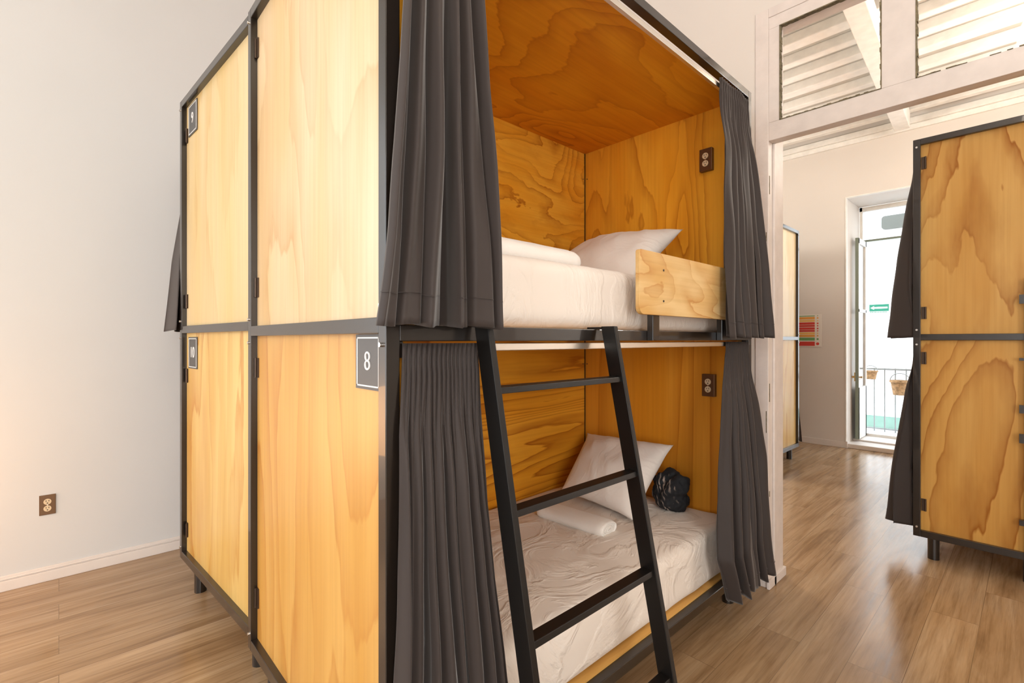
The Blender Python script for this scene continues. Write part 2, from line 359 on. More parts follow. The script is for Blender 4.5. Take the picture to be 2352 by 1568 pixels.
mb = MB(); mb.box(-6.0, RX0 + .012, YB - .014, YB, 0, .075); mb.box(RX0 - .006, RX0 + .014, YB - .02, YB + .08, 0, .085); mb.box(RX1, 1.3, YB - .014, YB, 0, .075); skirting('baseboard_back', mb)
mb = MB(); mb.box(RX0 - .012, RX0 + .002, YB - .006, YB + .05, .08, RH); mb.box(RX0 - .012, RX1 + .01, YB - .006, YB + .05, RH - .002, RH + .012)
struct('trim_5', mb, M['joist'], .003)
# raised step and threshold of the balcony door
mb = MB(); mb.box(RX0, RX1, YB + .01, 7.95, 0, .055); mb.box(RX0, RX1, YB + .30, 7.95, .055, .075); struct('trim_6', mb, M['trim'], .006)
# balcony door: fixed frame, transom pane, leaf folded into the room
mb = MB(); FY0, FY1 = 7.93, 8.0
mb.box(RX0, RX0 + .035, FY0, FY1, .075, RH); mb.box(RX1 - .035, RX1, FY0, FY1, .075, RH); mb.box(RX0, RX1, FY0, FY1, RH - .06, RH)
mb.box(RX0, RX1, FY0, FY1, .055, .11); mb.box(1.3, 1.34, FY0, FY1, 0, RH); mb.box(2.46, 2.5, FY0, FY1, 0, RH); mb.box(1.3, 2.5, FY0, FY1, RH - .06, RH)
dr = struct('door_1', mb, M['joist'], .004)
mb = MB(); mb.box(RX0 + .035, RX1 - .035, FY0 - .005, FY1 - .02, 2.675, 2.70); part('transom_bar', mb, M['doorgreen'], dr)
mb = MB(); mb.box(RX0 + .036, RX1 - .036, 7.962, 7.966, 2.70, RH - .06); part('glass_pane', mb, M['glass'], dr)
mb = MB()
LX0, LX1, LY0, LY1 = -1.573, -1.538, 7.50, 7.93
mb.box(LX0, LX1, LY0, LY0 + .05, .085, 2.67); mb.box(LX0, LX1, LY1 - .05, LY1, .085, 2.67); mb.box(LX0, LX1, LY0, LY1, .085, .75); mb.box(LX0, LX1, LY0, LY1, 2.60, 2.67); mb.box(LX0, LX1, LY0, LY1, 1.72, 1.76)
lf = part('door_leaf', mb, M['joist'], dr, .002, label='narrow white glazed door leaf folded back into the recess')
mb = MB(); mb.box(LX0 - .001, LX1 + .001, LY0 - .004, LY0, .085, 2.67); part('edge_strip', mb, M['doorgreen'], lf)
mb = MB(); mb.box(LX0 + .014, LX0 + .019, LY0 + .05, LY1 - .05, .75, 2.60); part('leaf_glass', mb, M['glass'], lf)
mb = MB(); mb.box(LX0 - .03, LX1 + .03, LY0 + .015, LY0 + .03, .875, .89); mb.box(LX0 - .035, LX0 - .02, LY0 - .01, LY0 + .06, .87, .895); mb.box(LX1 + .02, LX1 + .035, LY0 + .0, LY0 + .05, .87, .895); mb.box(LX0 - .012, LX0 - .001, LY0 + .0, LY0 + .05, .83, .94)
part('door_handle', mb, M['brass'], lf)
# ---- outside
mb = MB(); mb.box(-3.4, 2.9, 8.0, 8.75, -.12, .05); struct('floor.001', mb, M['extwall'])
mb = MB(); mb.box(-9, 6, 11.0, 11.3, -.02, 7.5); mb.box(-9, 6, 11.0, 11.3, -3.5, -.5); struct('wall_opposite', mb, M['extwall'])
mb = MB(); mb.box(-9, 6, 10.93, 11.1, -.02, .2); tag(rebase(part('wall_ledge', mb, M['extwall'])), 'white plaster ledge low on the opposite building seen through the balcony door', 'ledge')
mb = MB(); mb.box(-9, 6, 11.02, 11.28, -.27, -.02); tag(rebase(part('painted_band', mb, M['extgreen'])), 'sea green band under the white ledge of the opposite building', 'wall band')
mb = MB(); mb.box(-9, 6, 10.98, 11.28, -.33, -.27); tag(rebase(part('gutter', mb, M['extgrey'])), 'thin grey gutter line below the sea green band outside', 'gutter')
# balcony railing
rl = empty('balcony_railing', (-1.0, 8.62, .05)); tag(rl, 'pale grey iron railing across the balcony door opening', 'railing')
def rel(mb, o):
    inv = (Matrix.Translation(o.location) @ Matrix.Rotation(o.rotation_euler[2], 4, 'Z')).inverted()
    mb.v = [tuple(inv @ Vector(p)) for p in mb.v]; return mb
mb = MB(); mb.box(-3.0, 1.0, 8.605, 8.635, .93, .955); part('handrail', rel(mb, rl), M['railing'], rl)
mb = MB(); mb.box(-3.0, 1.0, 8.61, 8.63, .08, .10); part('bottom_rail', rel(mb, rl), M['railing'], rl)
for i in range(12):
    x = -1.94 + i * .1205
    mb = MB(); mb.box(x - .007, x + .007, 8.613, 8.627, .05, .96); part('baluster', rel(mb, rl), M['railing'], rl)
def pot(x, y, z, r, h, label):
    t = empty('hanging_pot', (x, y, z)); tag(t, label, 'plant pot', 'pots hooked on the balcony railing')
    m = MB(); m.lathe((0, 0, 0), [(0, 0), (r * .72, 0), (r * .8, h * .3), (r, h), (r * .92, h), (r * .7, h * .5), (0, h * .45)]); part('pot_body', m, M['basket'], t)
    m = MB(); m.lathe((0, 0, 0), [(r * 1.02, h * .86), (r * 1.1, h * .9), (r * 1.1, h * 1.0), (r * .98, h * 1.02)]); part('pot_rim', m, M['basket'], t)
    m = MB()
    for k in range(10):
        a0, a1 = PI * k / 10, PI * (k + 1) / 10
        m.cyl((r * math.cos(a0), 0, h + r * .9 * math.sin(a0)), (r * math.cos(a1), 0, h + r * .9 * math.sin(a1)), .006, 8)
    part('hook', m, M['railing'], t)
pot(-1.60, 8.50, .80, .082, .12, 'small tan woven pot hooked on the railing, nearer the door frame')
pot(-1.265, 8.49, .60, .11, .20, 'larger peach pot hung lower on the railing beside the grey curtain')
# exit sign and grey vent on the opposite wall
s = empty('exit_sign', (-1.94, 10.995, 1.85)); tag(s, 'green and white exit sign with an arrow pointing left', 'sign')
def local(mb): return mb
mb = MB(); mb.box(-.15, .15, -.02, 0, 0, .165); part('sign_board', mb, M['white'], s)
mb = MB(); mb.box(-.145, .145, -.023, -.019, .035, .16); part('green_field', mb, M['green_sign'], s)
mb = MB(); mb.prism([(-.13, -.0235, .0975), (-.075, -.0235, .13), (-.075, -.0235, .112), (.125, -.0235, .112), (.125, -.0235, .083), (-.075, -.0235, .083), (-.075, -.0235, .065)], (0, -.003, 0)); part('arrow', mb, M['white'], s)
mb = MB()
for k in range(11): mb.box(-.13 + k * .0235, -.116 + k * .0235, -.0225, -.0195, .01, .028)
part('lettering', mb, M['green_sign'], s)
mb = MB()
pts = []
w_, h_, r_ = .75, .235, .05
for cx, cz, a0 in ((w_ - r_, h_ - r_, 0), (r_, h_ - r_, 90), (r_, r_, 180), (w_ - r_, r_, 270)):
    for k in range(6): a = math.radians(a0 + 90 * k / 5); pts.append((cx + r_ * math.cos(a), 0, cz + r_ * math.sin(a)))
mb.prism(pts, (0, -.09, 0)); o = part('wall_vent', mb, M['vent']); o.location = (-1.895, 11.0, 3.36); tag(o, 'grey rounded oblong vent high on the white wall outside', 'vent')
# emergency poster on the back wall of the next room
s = empty('safety_poster', (-2.0, YB, 1.27)); tag(s, 'poster with red, orange and green striped rows on the back wall', 'poster')
mb = MB(); mb.box(-.17, .108, -.008, 0, 0, .425); part('poster_board', mb, M['poster'], s)
rows = [('green', .40, .41), ('orange', .362, .392), ('amber', .33, .353), ('red', .292, .322), ('red', .262, .287), ('red', .225, .255), ('red', .197, .220), ('amber', .165, .190), ('orange', .13, .158), ('green', .082, .12), ('red', .012, .068)]
for c, z0, z1 in rows:
    mb = MB(); mb.box(-.155, .035, -.0105, -.0078, z0, z1); r_ = (z1 - z0) * .33; mb.cyl((.068, -.0078, (z0 + z1) / 2), (.068, -.0105, (z0 + z1) / 2), max(.006, r_), 14)
    part('poster_row', mb, M['p_' + c], s)

# ------------------------------------------------------------------ power outlets
def outlet_parts(parent, mw, w=.072, h=.118, d=.012, asthing=False):
    """duplex outlet facing +y_local of matrix mw (face in x-z plane, outward -y)"""
    def T(mb): mb.v = [tuple(mw @ Vector(p)) for p in mb.v]; return mb
    mb = MB(); mb.box(-w / 2, w / 2, -d, 0, 0, h)
    body = part('cover_plate' if asthing else 'power_outlet', T(mb), M['brass_plate'], parent, .0015)
    par = parent if asthing else body
    for zc in (h * .32, h * .66):
        mb = MB(); mb.cyl((0, -d, zc), (0, -d - .003, zc), .0165, 20); part('socket_face', T(mb), M['cream'], par)
        mb = MB()
        for sx in (-.006, .006): mb.box(sx - .0014, sx + .0014, -d - .0038, -d - .0029, zc + .001, zc + .009)
        mb.box(-.003, .003, -d - .0038, -d - .0029, zc - .010, zc - .005); part('socket_slots', T(mb), M['slot'], par)
    mb = MB(); mb.cyl((0, -d, h * .49), (0, -d - .002, h * .49), .0028, 10); part('screw', T(mb), M['bolt'], par)
    return body
t = empty('wall_outlet', (XW, -.047, .373), PI / 2); tag(t, 'bronze duplex outlet low on the bare left wall', 'power outlet')
outlet_parts(t, Matrix.Rotation(0, 4, 'Z'), .068, .112, .006, True)

# ------------------------------------------------------------------ bunk pod
def bunk(loc, rz, Ln, Dp, zb, zt, zmid, label, sheets, end='y0', plates=(), guard=False, outlets=False, rods=True, detail=True, recess=.024, hinges=(), farpost=True, group='plywood and steel bunk pods'):
    """local frame: front face x=0 (facing +x), end y=0 .. y=Ln, back x=-Dp"""
    R = empty('bunk_bed', loc, rz); tag(R, label, 'bunk bed', group)
    T = .036; ft = .037
    S = M['steel']
    def P(name, f, mat=S, par=R, bevel=.002, **k):
        mb = MB(); f(mb); return part(name, mb, mat, par, bevel, **k)
    # posts
    for px in ((-T, 0), (-Dp, -Dp + T)):
        for py in ((0, T), (Ln - T, Ln)):
            if not farpost and px[0] == -Dp and (py[0] > 0) == (end == 'y1'):
                py = (Ln - T - .03, Ln - .03) if end == 'y1' else (.03, .03 + T)
            P('post', lambda m: m.box(*px, *py, zb, zt))
    zf = zmid - .018          # front rail a touch lower than the end rail
    for nm, z0, z1 in (('top_rail', zt - T, zt), ('middle_rail', zf - .019, zf + .019), ('bottom_rail', zb, zb + .04)):
        P(nm, lambda m: m.box(-T, 0, T, Ln - T, z0, z1))
        P(nm, lambda m: m.box(-Dp, -Dp + T, T, Ln - T, z0, z1))
    for nm, z0, z1 in (('top_rail', zt - T, zt), ('middle_rail', zmid - .019, zmid + .019), ('bottom_rail', zb, zb + .04)):
        for y0, y1 in ((0, T), (Ln - T, Ln)):
            xr = -Dp + T if farpost else -Dp
            P(nm, lambda m: m.box(xr, -T, y0, y1, z0, z1))
    # feet
    for fx in (-.09, -Dp + .09):
        for fy in (.075, Ln - .075):
            P('foot', lambda m: m.cyl((fx, fy, 0), (fx, fy, zb + .002), .029, 20), bevel=0)
    # end panels
    for e, y in (('y0', recess), ('y1', Ln - recess)):
        s = 1 if e == 'y0' else -1
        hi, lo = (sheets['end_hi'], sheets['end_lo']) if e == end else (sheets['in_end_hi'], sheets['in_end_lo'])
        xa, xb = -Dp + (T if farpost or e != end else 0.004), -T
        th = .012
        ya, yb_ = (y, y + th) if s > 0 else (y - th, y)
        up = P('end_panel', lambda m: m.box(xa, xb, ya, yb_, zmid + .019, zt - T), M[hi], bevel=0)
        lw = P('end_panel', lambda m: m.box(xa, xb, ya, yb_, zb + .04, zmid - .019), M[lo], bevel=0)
        # lining of the inside
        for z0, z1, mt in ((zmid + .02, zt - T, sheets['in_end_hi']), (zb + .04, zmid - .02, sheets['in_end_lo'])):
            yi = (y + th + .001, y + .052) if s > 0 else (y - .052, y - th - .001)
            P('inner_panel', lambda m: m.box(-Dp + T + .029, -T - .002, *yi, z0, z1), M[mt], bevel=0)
        if e == end:
            for (xh, lev, z, right) in hinges:
                par = up if lev else lw
                yo = y - .0 if s > 0 else y
                def hg(m):
                    a, b2 = (yo - .005, yo) if s > 0 else (yo, yo + .005)
                    m.box(xh - .009, xh + .012, a, b2, z, z + .075)
                    k = yo - .007 if s > 0 else yo + .007
                    m.cyl((xh - .008, k, z), (xh - .008, k, z + .075), .005, 10)
                P('hinge', hg, M['hinge'], par, bevel=0)
    # backs, roof, bases
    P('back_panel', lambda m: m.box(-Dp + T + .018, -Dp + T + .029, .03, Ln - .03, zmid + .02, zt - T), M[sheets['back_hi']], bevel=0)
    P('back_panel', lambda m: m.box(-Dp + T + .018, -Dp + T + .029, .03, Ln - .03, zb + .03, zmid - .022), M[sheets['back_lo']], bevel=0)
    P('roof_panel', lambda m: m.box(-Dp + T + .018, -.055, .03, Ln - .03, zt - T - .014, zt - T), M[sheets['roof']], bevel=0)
    P('bed_base', lambda m: m.box(-Dp + T + .03, -.037, .045, Ln - .045, zf + .002, zf + .018), M['base'], bevel=0)
    P('bed_base', lambda m: m.box(-Dp + T + .03, -.034, .045, Ln - .045, zb + .032, zb + .046), M['base'], bevel=0)
    P('cross_bar', lambda m: m.box(-Dp + T + .03, -.037, Ln * .5 - .015, Ln * .5 + .015, zf - .015, zf + .001))
    ycn = Ln - recess - .0545 if end == 'y0' else recess + .0545
    for z0, z1 in ((zmid + .02, zt - T - .014), (zb + .046, zmid - .022)):
        cs = P('corner_gap_strip', lambda m: m.box(-Dp + T + .030, -Dp + T + .034, ycn - .004, ycn + .002, z0, z1), bevel=0)  # black strip put in for the dark gap at the inner corner
        for zz in (z1 - .17, z0 + .30):
            P('screw', lambda m: (m.cyl((-Dp + T + .028, ycn - .018, zz), (-Dp + T + .031, ycn - .018, zz), .0035, 8), m.cyl((-Dp + T + .048, ycn + .003, zz), (-Dp + T + .048, ycn - .0005, zz), .0035, 8)), M['screw'], cs, bevel=0)
    # curtain rods
    if rods:
        P('curtain_rod', lambda m: m.box(-.026, -.010, T, Ln - T, zt - T - .058, zt - T - .036), M['alu'], bevel=.002, label='flat aluminium curtain rail')
        rd = P('curtain_rod', lambda m: m.box(-.026, -.010, T, Ln - T, zf - .046, zf - .025), M['alu'], bevel=.002, label='flat aluminium curtain rail')
        P('bracket', lambda m: m.box(-.05, -.006, Ln * .5 - .03, Ln * .5 + .03, zf - .05, zf - .019), par=rd) if False else None
        for yy in (T, Ln - T - .012):
            P('bracket', lambda m: m.box(-.03, -.006, yy, yy + .012, zf - .058, zf - .019))
    # bolts near the joints
    ye = -.001 if end == 'y0' else Ln + .001; dy = -.006 if end == 'y0' else .006
    for bx_ in (-T / 2, -Dp + T / 2):
        if not farpost and bx_ < -T: continue
        for bz in (zt - .05, zmid + .045, zmid - .045, zb + .06):
            P('bolt', lambda m: m.cyl((bx_, ye - dy * .3, bz), (bx_, ye + dy, bz), .0055, 12), M['bolt'], bevel=0)
    # number plates
    for (lev, x0, x1, z0, z1, txt) in plates:
        s = -1 if end == 'y0' else 1
        yp = recess if end == 'y0' else Ln - recess
        a = yp + s * .001; b2 = yp + s * .005
        pl = P('number_plate', lambda m: m.box(x0, x1, a, b2, z0, z1), M['plate'], bevel=0, label='dark grey plate numbered ' + txt)
        i_ = .007; w = .0035; yc, yd = b2, b2 + s * .0012
        def bd(m):
            m.box(x0 + i_, x1 - i_, yc, yd, z0 + i_, z0 + i_ + w); m.box(x0 + i_, x1 - i_, yc, yd, z1 - i_ - w, z1 - i_)
            m.box(x0 + i_, x0 + i_ + w, yc, yd, z0 + i_, z1 - i_); m.box(x1 - i_ - w, x1 - i_, yc, yd, z0 + i_, z1 - i_)
        P('plate_border', bd, M['white'], pl, bevel=0)
        me = text_mesh(txt, (z1 - z0) * .50)
        rot = Matrix.Rotation(PI / 2, 4, 'X')
        if end == 'y1': rot = Matrix.Rotation(PI, 4, 'Z') @ rot
        me.transform(Matrix.Translation(((x0 + x1) / 2, b2 + s * .0012, (z0 + z1) / 2)) @ rot)
        part('numeral', me, M['white'], pl)
    if guard:
        y0, y1, z0, z1 = .966, 1.75, 1.452, 1.684
        pts = []; r = .028
        for cy, cz, a0 in ((y0 + r * .4, z1 - r * .4, 90), (y0 + r, z0 + r, 180)):
            rr = r * .4 if a0 == 90 else r
            for k in range(6): a = math.radians(a0 + 90 * k / 5); pts.append((.028, cy + rr * math.cos(a), cz + rr * math.sin(a)))
        pts += [(.028, y1, z0), (.028, y1, z1)]
        mb = MB(); mb.prism(pts, (.018, 0, 0)); g = part('guard_board', mb, M['guard'], R, .0015, label='pale knotty plywood guard board')
        for zz in (1.506, 1.622): P('screw', lambda m: m.cyl((.045, 1.128, zz), (.0475, 1.128, zz), .0042, 12), M['screw'], g, bevel=0)
        for yy in (1.11, 1.70): P('guard_bracket', lambda m: (m.box(.0, .026, yy - .022, yy + .024, zf - .019, 1.66)))
    if outlets:
        yi = Ln - recess - .0525
        for (xc, z) in outlets: outlet_parts(R, Matrix.Translation((xc, yi, z)), .068, .118, .028)
    return R
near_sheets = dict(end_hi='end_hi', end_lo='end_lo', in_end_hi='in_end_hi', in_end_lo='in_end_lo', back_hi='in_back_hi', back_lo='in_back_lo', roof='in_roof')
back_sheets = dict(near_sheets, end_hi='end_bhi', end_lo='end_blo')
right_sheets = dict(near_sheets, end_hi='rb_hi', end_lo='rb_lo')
NL = (-1.0, .541, 0)
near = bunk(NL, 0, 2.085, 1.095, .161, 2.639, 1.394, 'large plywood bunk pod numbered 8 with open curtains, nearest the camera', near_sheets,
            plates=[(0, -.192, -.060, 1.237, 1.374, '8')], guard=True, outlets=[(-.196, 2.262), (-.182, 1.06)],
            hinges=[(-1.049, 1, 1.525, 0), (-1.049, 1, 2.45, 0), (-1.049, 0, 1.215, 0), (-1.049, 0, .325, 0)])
th = .0661; L2 = 2.08
cx, cy = -3.167, .4816
f_root = (cx - math.sin(th) * L2, cy + math.cos(th) * L2, 0)
farb = bunk(f_root, PI + th, L2, 1.04, .181, 2.650, 1.415, 'plywood bunk pod numbered 9 and 10, behind pod 8 by the left wall', back_sheets, end='y1',
            plates=[(1, -.245, -.09, 2.44, 2.60, '9'), (0, -.245, -.09, 1.21, 1.375, '10')], farpost=False,
            hinges=[(-.055, 1, 1.53, 0), (-.055, 1, 2.42, 0), (-.055, 0, 1.13, 0), (-.055, 0, .30, 0)])
rb = bunk((-.519, 3.908 + 2.085, 0), PI, 2.085, 1.095, .141, 2.606, 1.377, 'plywood bunk pod with bold wood grain in the next room, at the right', right_sheets, end='y1',
          hinges=[(-.05, 1, 2.42, 0), (-.05, 1, 1.49, 0), (-.05, 0, 1.21, 0), (-.05, 0, .30, 0)])
fr = bunk((-1.842, 6.215, 0), PI / 2, 2.085, 1.095, .141, 2.609, 1.377, 'narrow sliver of a pale plywood bunk pod beyond the doorway, by the poster', back_sheets,
          plates=[(0, -.17, -.06, 1.22, 1.34, '4')][:0], hinges=[])
# right pod: black divider strip with latches at the frame's right margin
def lp(x, y): return (-.519 - x, 3.908 + 2.085 - y)
mb = MB(); x_ = -(-.519 - -.043); xl = -.478
mb.box(xl - .012, xl + .0, 2.085, 2.10, .145, 1.70); d_ = part('divider_strip', mb, M['steel'], rb)
for z0, z1 in ((1.56, 1.61), (1.245, 1.26), (.955, 1.0), (.79, .84), (.335, .365)):
    mb = MB(); mb.box(xl - .012, xl + .018, 2.082, 2.108, z0, z1); part('latch', mb, M['steel'], d_)
mb = MB(); mb.cyl((xl - .02, 2.01, 0), (xl - .02, 2.01, .142), .025, 18); part('foot', mb, M['steel'], rb)

# ------------------------------------------------------------------ curtains
def lerp_list(a, t):
    f = t * (len(a) - 1); i = min(int(f), len(a) - 2); return a[i] + (a[i + 1] - a[i]) * (f - i)
def curtain(base, rz, yL, yR, ztop, zbot, xfun, folds, label, amp=(.010, .042), seed=1, pleats=16, group='charcoal pod curtains', hem=True, nx=260, nz=70, xmin=None):
    """base = world location of the local frame; surface given in the pod's local coordinates"""
    rnd = random.Random(seed); ph = [rnd.uniform(0, 6.28) for _ in range(6)]
    vs = []; fs = []
    wob = [rnd.uniform(-.5, .5) for _ in range(folds + 3)]
    def warp(s):
        f = s * folds; i = int(f); g = f - i; w = wob[i] * (1 - g) + wob[min(i + 1, folds + 2)] * g
        return f + w * .75
    for j in range(nz + 1):
        t = (j / nz) ** 1.0
        z = ztop + (zbot - ztop) * t
        ya, yb_ = lerp_list(yL, t), lerp_list(yR, t)
        k = min(1, t / .22); k = k * k * (3 - 2 * k)
        A = amp[0] * (1 - k) + (amp[0] + (amp[1] - amp[0]) * (t ** .7)) * k
        W = yb_ - ya
        for i in range(nx + 1):
            s = i / nx
            p = 2 * PI * warp(s)
            def crest(q, e): return 2 * abs(math.sin(q / 2)) ** e - 1
            tp = 2 * PI * pleats * s + 1.2 * math.sin(7 * s + ph[0])
            top = crest(tp, .8) * (.75 + .25 * math.sin(9 * s + ph[1]))
            ampj = .72 + .38 * noise.noise(Vector((warp(s) * .9, seed * 1.3, 0)))
            lean = .9 * math.sin(warp(s) * 1.9 + ph[2]) * t
            main = crest(p + lean, .85) * ampj + .16 * math.sin(2 * p + ph[3] + 2 * t)
            fine = noise.noise(Vector((s * 9 + seed * 5, t * 2.2, seed))) * .35
            kk = min(1, max(0, (t - .03) / .26)); kk = kk * kk * (3 - 2 * kk)
            hdr = math.exp(-((t - .035) / .012) ** 2)
            At = amp[0] * (1 - .55 * hdr)
            d = At * top * (1 - kk) * (1 - .2 * kk) + A * (main + fine) * kk
            y = ya + W * s + .22 * W / folds * math.cos(p + .6) * kk * min(1, s * 6, (1 - s) * 6) * (.5 + .5 * t)
            x = xfun(t) + d + .006 * noise.noise(Vector((s * 4, t * 5, seed * 3)))
            
            if xmin is not None and t > .05: x = max(x, xmin)
            zz = z + (noise.noise(Vector((s * 6, 0, seed))) * .006 - .010 * main * k * .5) * t
            vs.append((x, y, zz))
    for j in range(nz):
        for i in range(nx):
            a = j * (nx + 1) + i; fs.append((a, a + 1, a + nx + 2, a + nx + 1))
    mb = MB(); mb.add(vs, fs, True)
    me = mb.mesh('curtain'); o = D.objects.new('curtain', me); me.materials.append(M['curtain']); C.objects.link(o)
    m = o.modifiers.new('s', 'SOLIDIFY'); m.thickness = .0022; m.offset = 0
    o.location = base; o.rotation_euler = (0, 0, rz)
    c = Vector((sum(v[0] for v in vs) / len(vs), sum(v[1] for v in vs) / len(vs), zbot))
    me.transform(Matrix.Translation(-c)); o.location = (Matrix.Translation(base) @ Matrix.Rotation(rz, 4, 'Z')) @ c
    tag(o, label, 'curtain', group)
    if hem:   # stitched hem near the bottom
        hv = []; hf = []
        jr = int(nz * .955)
        for (jj) in (jr, jr + 1):
            for i in range(nx + 1):
                v = Vector(vs[jj * (nx + 1) + i]); 
                hv.append((v.x + .0022, v.y, vs[jr * (nx + 1) + i][2] - (.0 if jj == jr else .0022)))
        for i in range(nx): hf.append((i, i + 1, nx + 2 + i, nx + 1 + i))
        hb = MB(); hb.add(hv, hf, True); hm = hb.mesh('hem_stitching'); hm.transform(Matrix.Translation(-c)); hm.materials.append(M['curtain'])
        ho = D.objects.new('hem_stitching', hm); C.objects.link(ho); ho.parent = o
    return o
Y0 = NL[1]
def loc(l): return [v - Y0 for v in l]
curtain(NL, 0, loc([.58, .573, .563, .543, .519, .489, .452]), loc([.798, .797, .797, .797, .803, .806, .810]), 2.585, 1.392,
        lambda t: -.016 + (.016 + .081 * t ** 1.1), 6, 'charcoal curtain bunched at the top level of pod 8, beside the plywood end', seed=4, amp=(.010, .062), pleats=13)
curtain(NL, 0, loc([2.259, 2.228, 2.198, 2.168, 2.14, 2.104, 2.089]), loc([2.585, 2.59, 2.598, 2.601, 2.601, 2.601, 2.601]), 2.585, 1.372,
        lambda t: -.016 + (.012 + .016*0 + .004 + .084 * t) * 1, 6, 'charcoal curtain at the top level of pod 8, by the guard board', seed=9, amp=(.009, .048), pleats=14)
curtain(NL, 0, loc([.584, .568, .563, .555, .545, .535, .525]), loc([.808, .809, .815, .834, .862, .88, .899]), 1.352, .125,
        lambda t: -.016 + (.012 + .016*0 + .004 + .056 * t) * 1, 8, 'charcoal gathered curtain at the lower level of pod 8, left of the ladder', seed=14, amp=(.008, .050), pleats=17)
curtain(NL, 0, loc([2.328, 2.267, 2.223, 2.18, 2.145, 2.115, 2.18]), loc([2.567, 2.585, 2.614, 2.636, 2.632, 2.629, 2.634]), 1.352, .195,
        lambda t: -.016 + (.012 + .016*0 + .004 + .086 * t) * 1, 6, 'charcoal curtain at the lower level of pod 8, next to the doorway jamb', seed=23, amp=(.009, .046), pleats=14)
# pod 9/10 (its front faces the left wall)
curtain(f_root, PI + th, [1.80, 1.80, 1.79, 1.78, 1.77, 1.76, 1.75], [2.04, 2.045, 2.05, 2.07, 2.09, 2.10, 2.11], 2.575, 1.41,
        lambda t: -.018 + (.012 + .0 + .13 * max(0, (t - .12) / .88) ** 1.15) * 1, 3, 'charcoal curtain tip sticking out at the left side of pod 9', seed=31, xmin=.004, amp=(.01, .12))
RBb = (-.519, 3.908 + 2.085, 0)
curtain(RBb, PI, [1.72] * 7, [2.04, 2.045, 2.05, 2.06, 2.065, 2.07, 2.07], 2.56, 1.375, lambda t: -.018 + (.012 + .055 * t ** 1.1) * 1, 4, 'dark curtain hanging at the upper left edge of the bold grained pod', seed=37, amp=(.008, .10), xmin=.004)
curtain(RBb, PI, [1.70] * 7, [2.04, 2.045, 2.05, 2.06, 2.065, 2.07, 2.07], 1.33, .185, lambda t: -.018 + (.012 + .085 * t ** .9) * 1, 4, 'dark curtain hanging at the lower left edge of the bold grained pod', seed=41, amp=(.008, .10), xmin=.004)
FRb = (-1.842, 6.215, 0)
curtain(FRb, PI / 2, [.035] * 7, [.30] * 7, 2.56, 1.38, lambda t: -.018 + (.012 + .045 * t + .06 * t * t) * 1, 4, 'dark sliver of upper curtain beside the striped poster', seed=43, amp=(.006, .016))
curtain(FRb, PI / 2, [.03] * 7, [.32] * 7, 1.33, .16, lambda t: -.018 + (.012 + .05 * t + .16 * t * t) * 1, 4, 'dark sliver of lower curtain on the pod beyond the doorway', seed=47, amp=(.006, .02))

# ------------------------------------------------------------------ ladder
def ladder():
    zt_ = 1.405
    def xf(z): return -.925 + .2003 * (1.369 - z)     # front face of the rails
    base = empty('ladder', (xf(0), 1.06, 0)); tag(base, 'black steel ladder hooked on the middle rail of pod 8', 'ladder')
    n = Vector((1, 0, .2003)).normalized(); dpt = .052
    for y0, y1 in ((.783, .802), (1.322, 1.341)):
        f0, f1 = Vector((xf(0), y0, 0)), Vector((xf(zt_), y0, zt_))
        p = [f0, Vector((xf(0) - dpt * 1.02, y0, 0)), Vector((xf(zt_) - dpt * 1.02, y0, zt_ - .0)), f1]
        mb = MB(); mb.prism(p, (0, y1 - y0, 0)); part('side_rail', rel(mb, base), M['ladder_steel'], base, .002)
        mb = MB(); mb.box(-1.04, xf(zt_) - dpt + .004, y0, y1, 1.396, 1.403); mb.box(-1.043, -1.038, y0, y1, 1.37, 1.403); part('hook', rel(mb, base), M['ladder_steel'], base)
    for z in (1.237, .945, .655, .36, .09):
        xa = xf(z) - .006
        d = Vector((.2003 * .0, 0, 0))
        mb = MB(); mb.prism([(xa, .802, z - .012), (xa - .040, .802, z - .008), (xa - .037, .802, z + .006), (xa + .003 - .006, .802, z + .004)], (0, .520, 0))
        part('rung', rel(mb, base), M['ladder_steel'], base, .0015)
ladder()

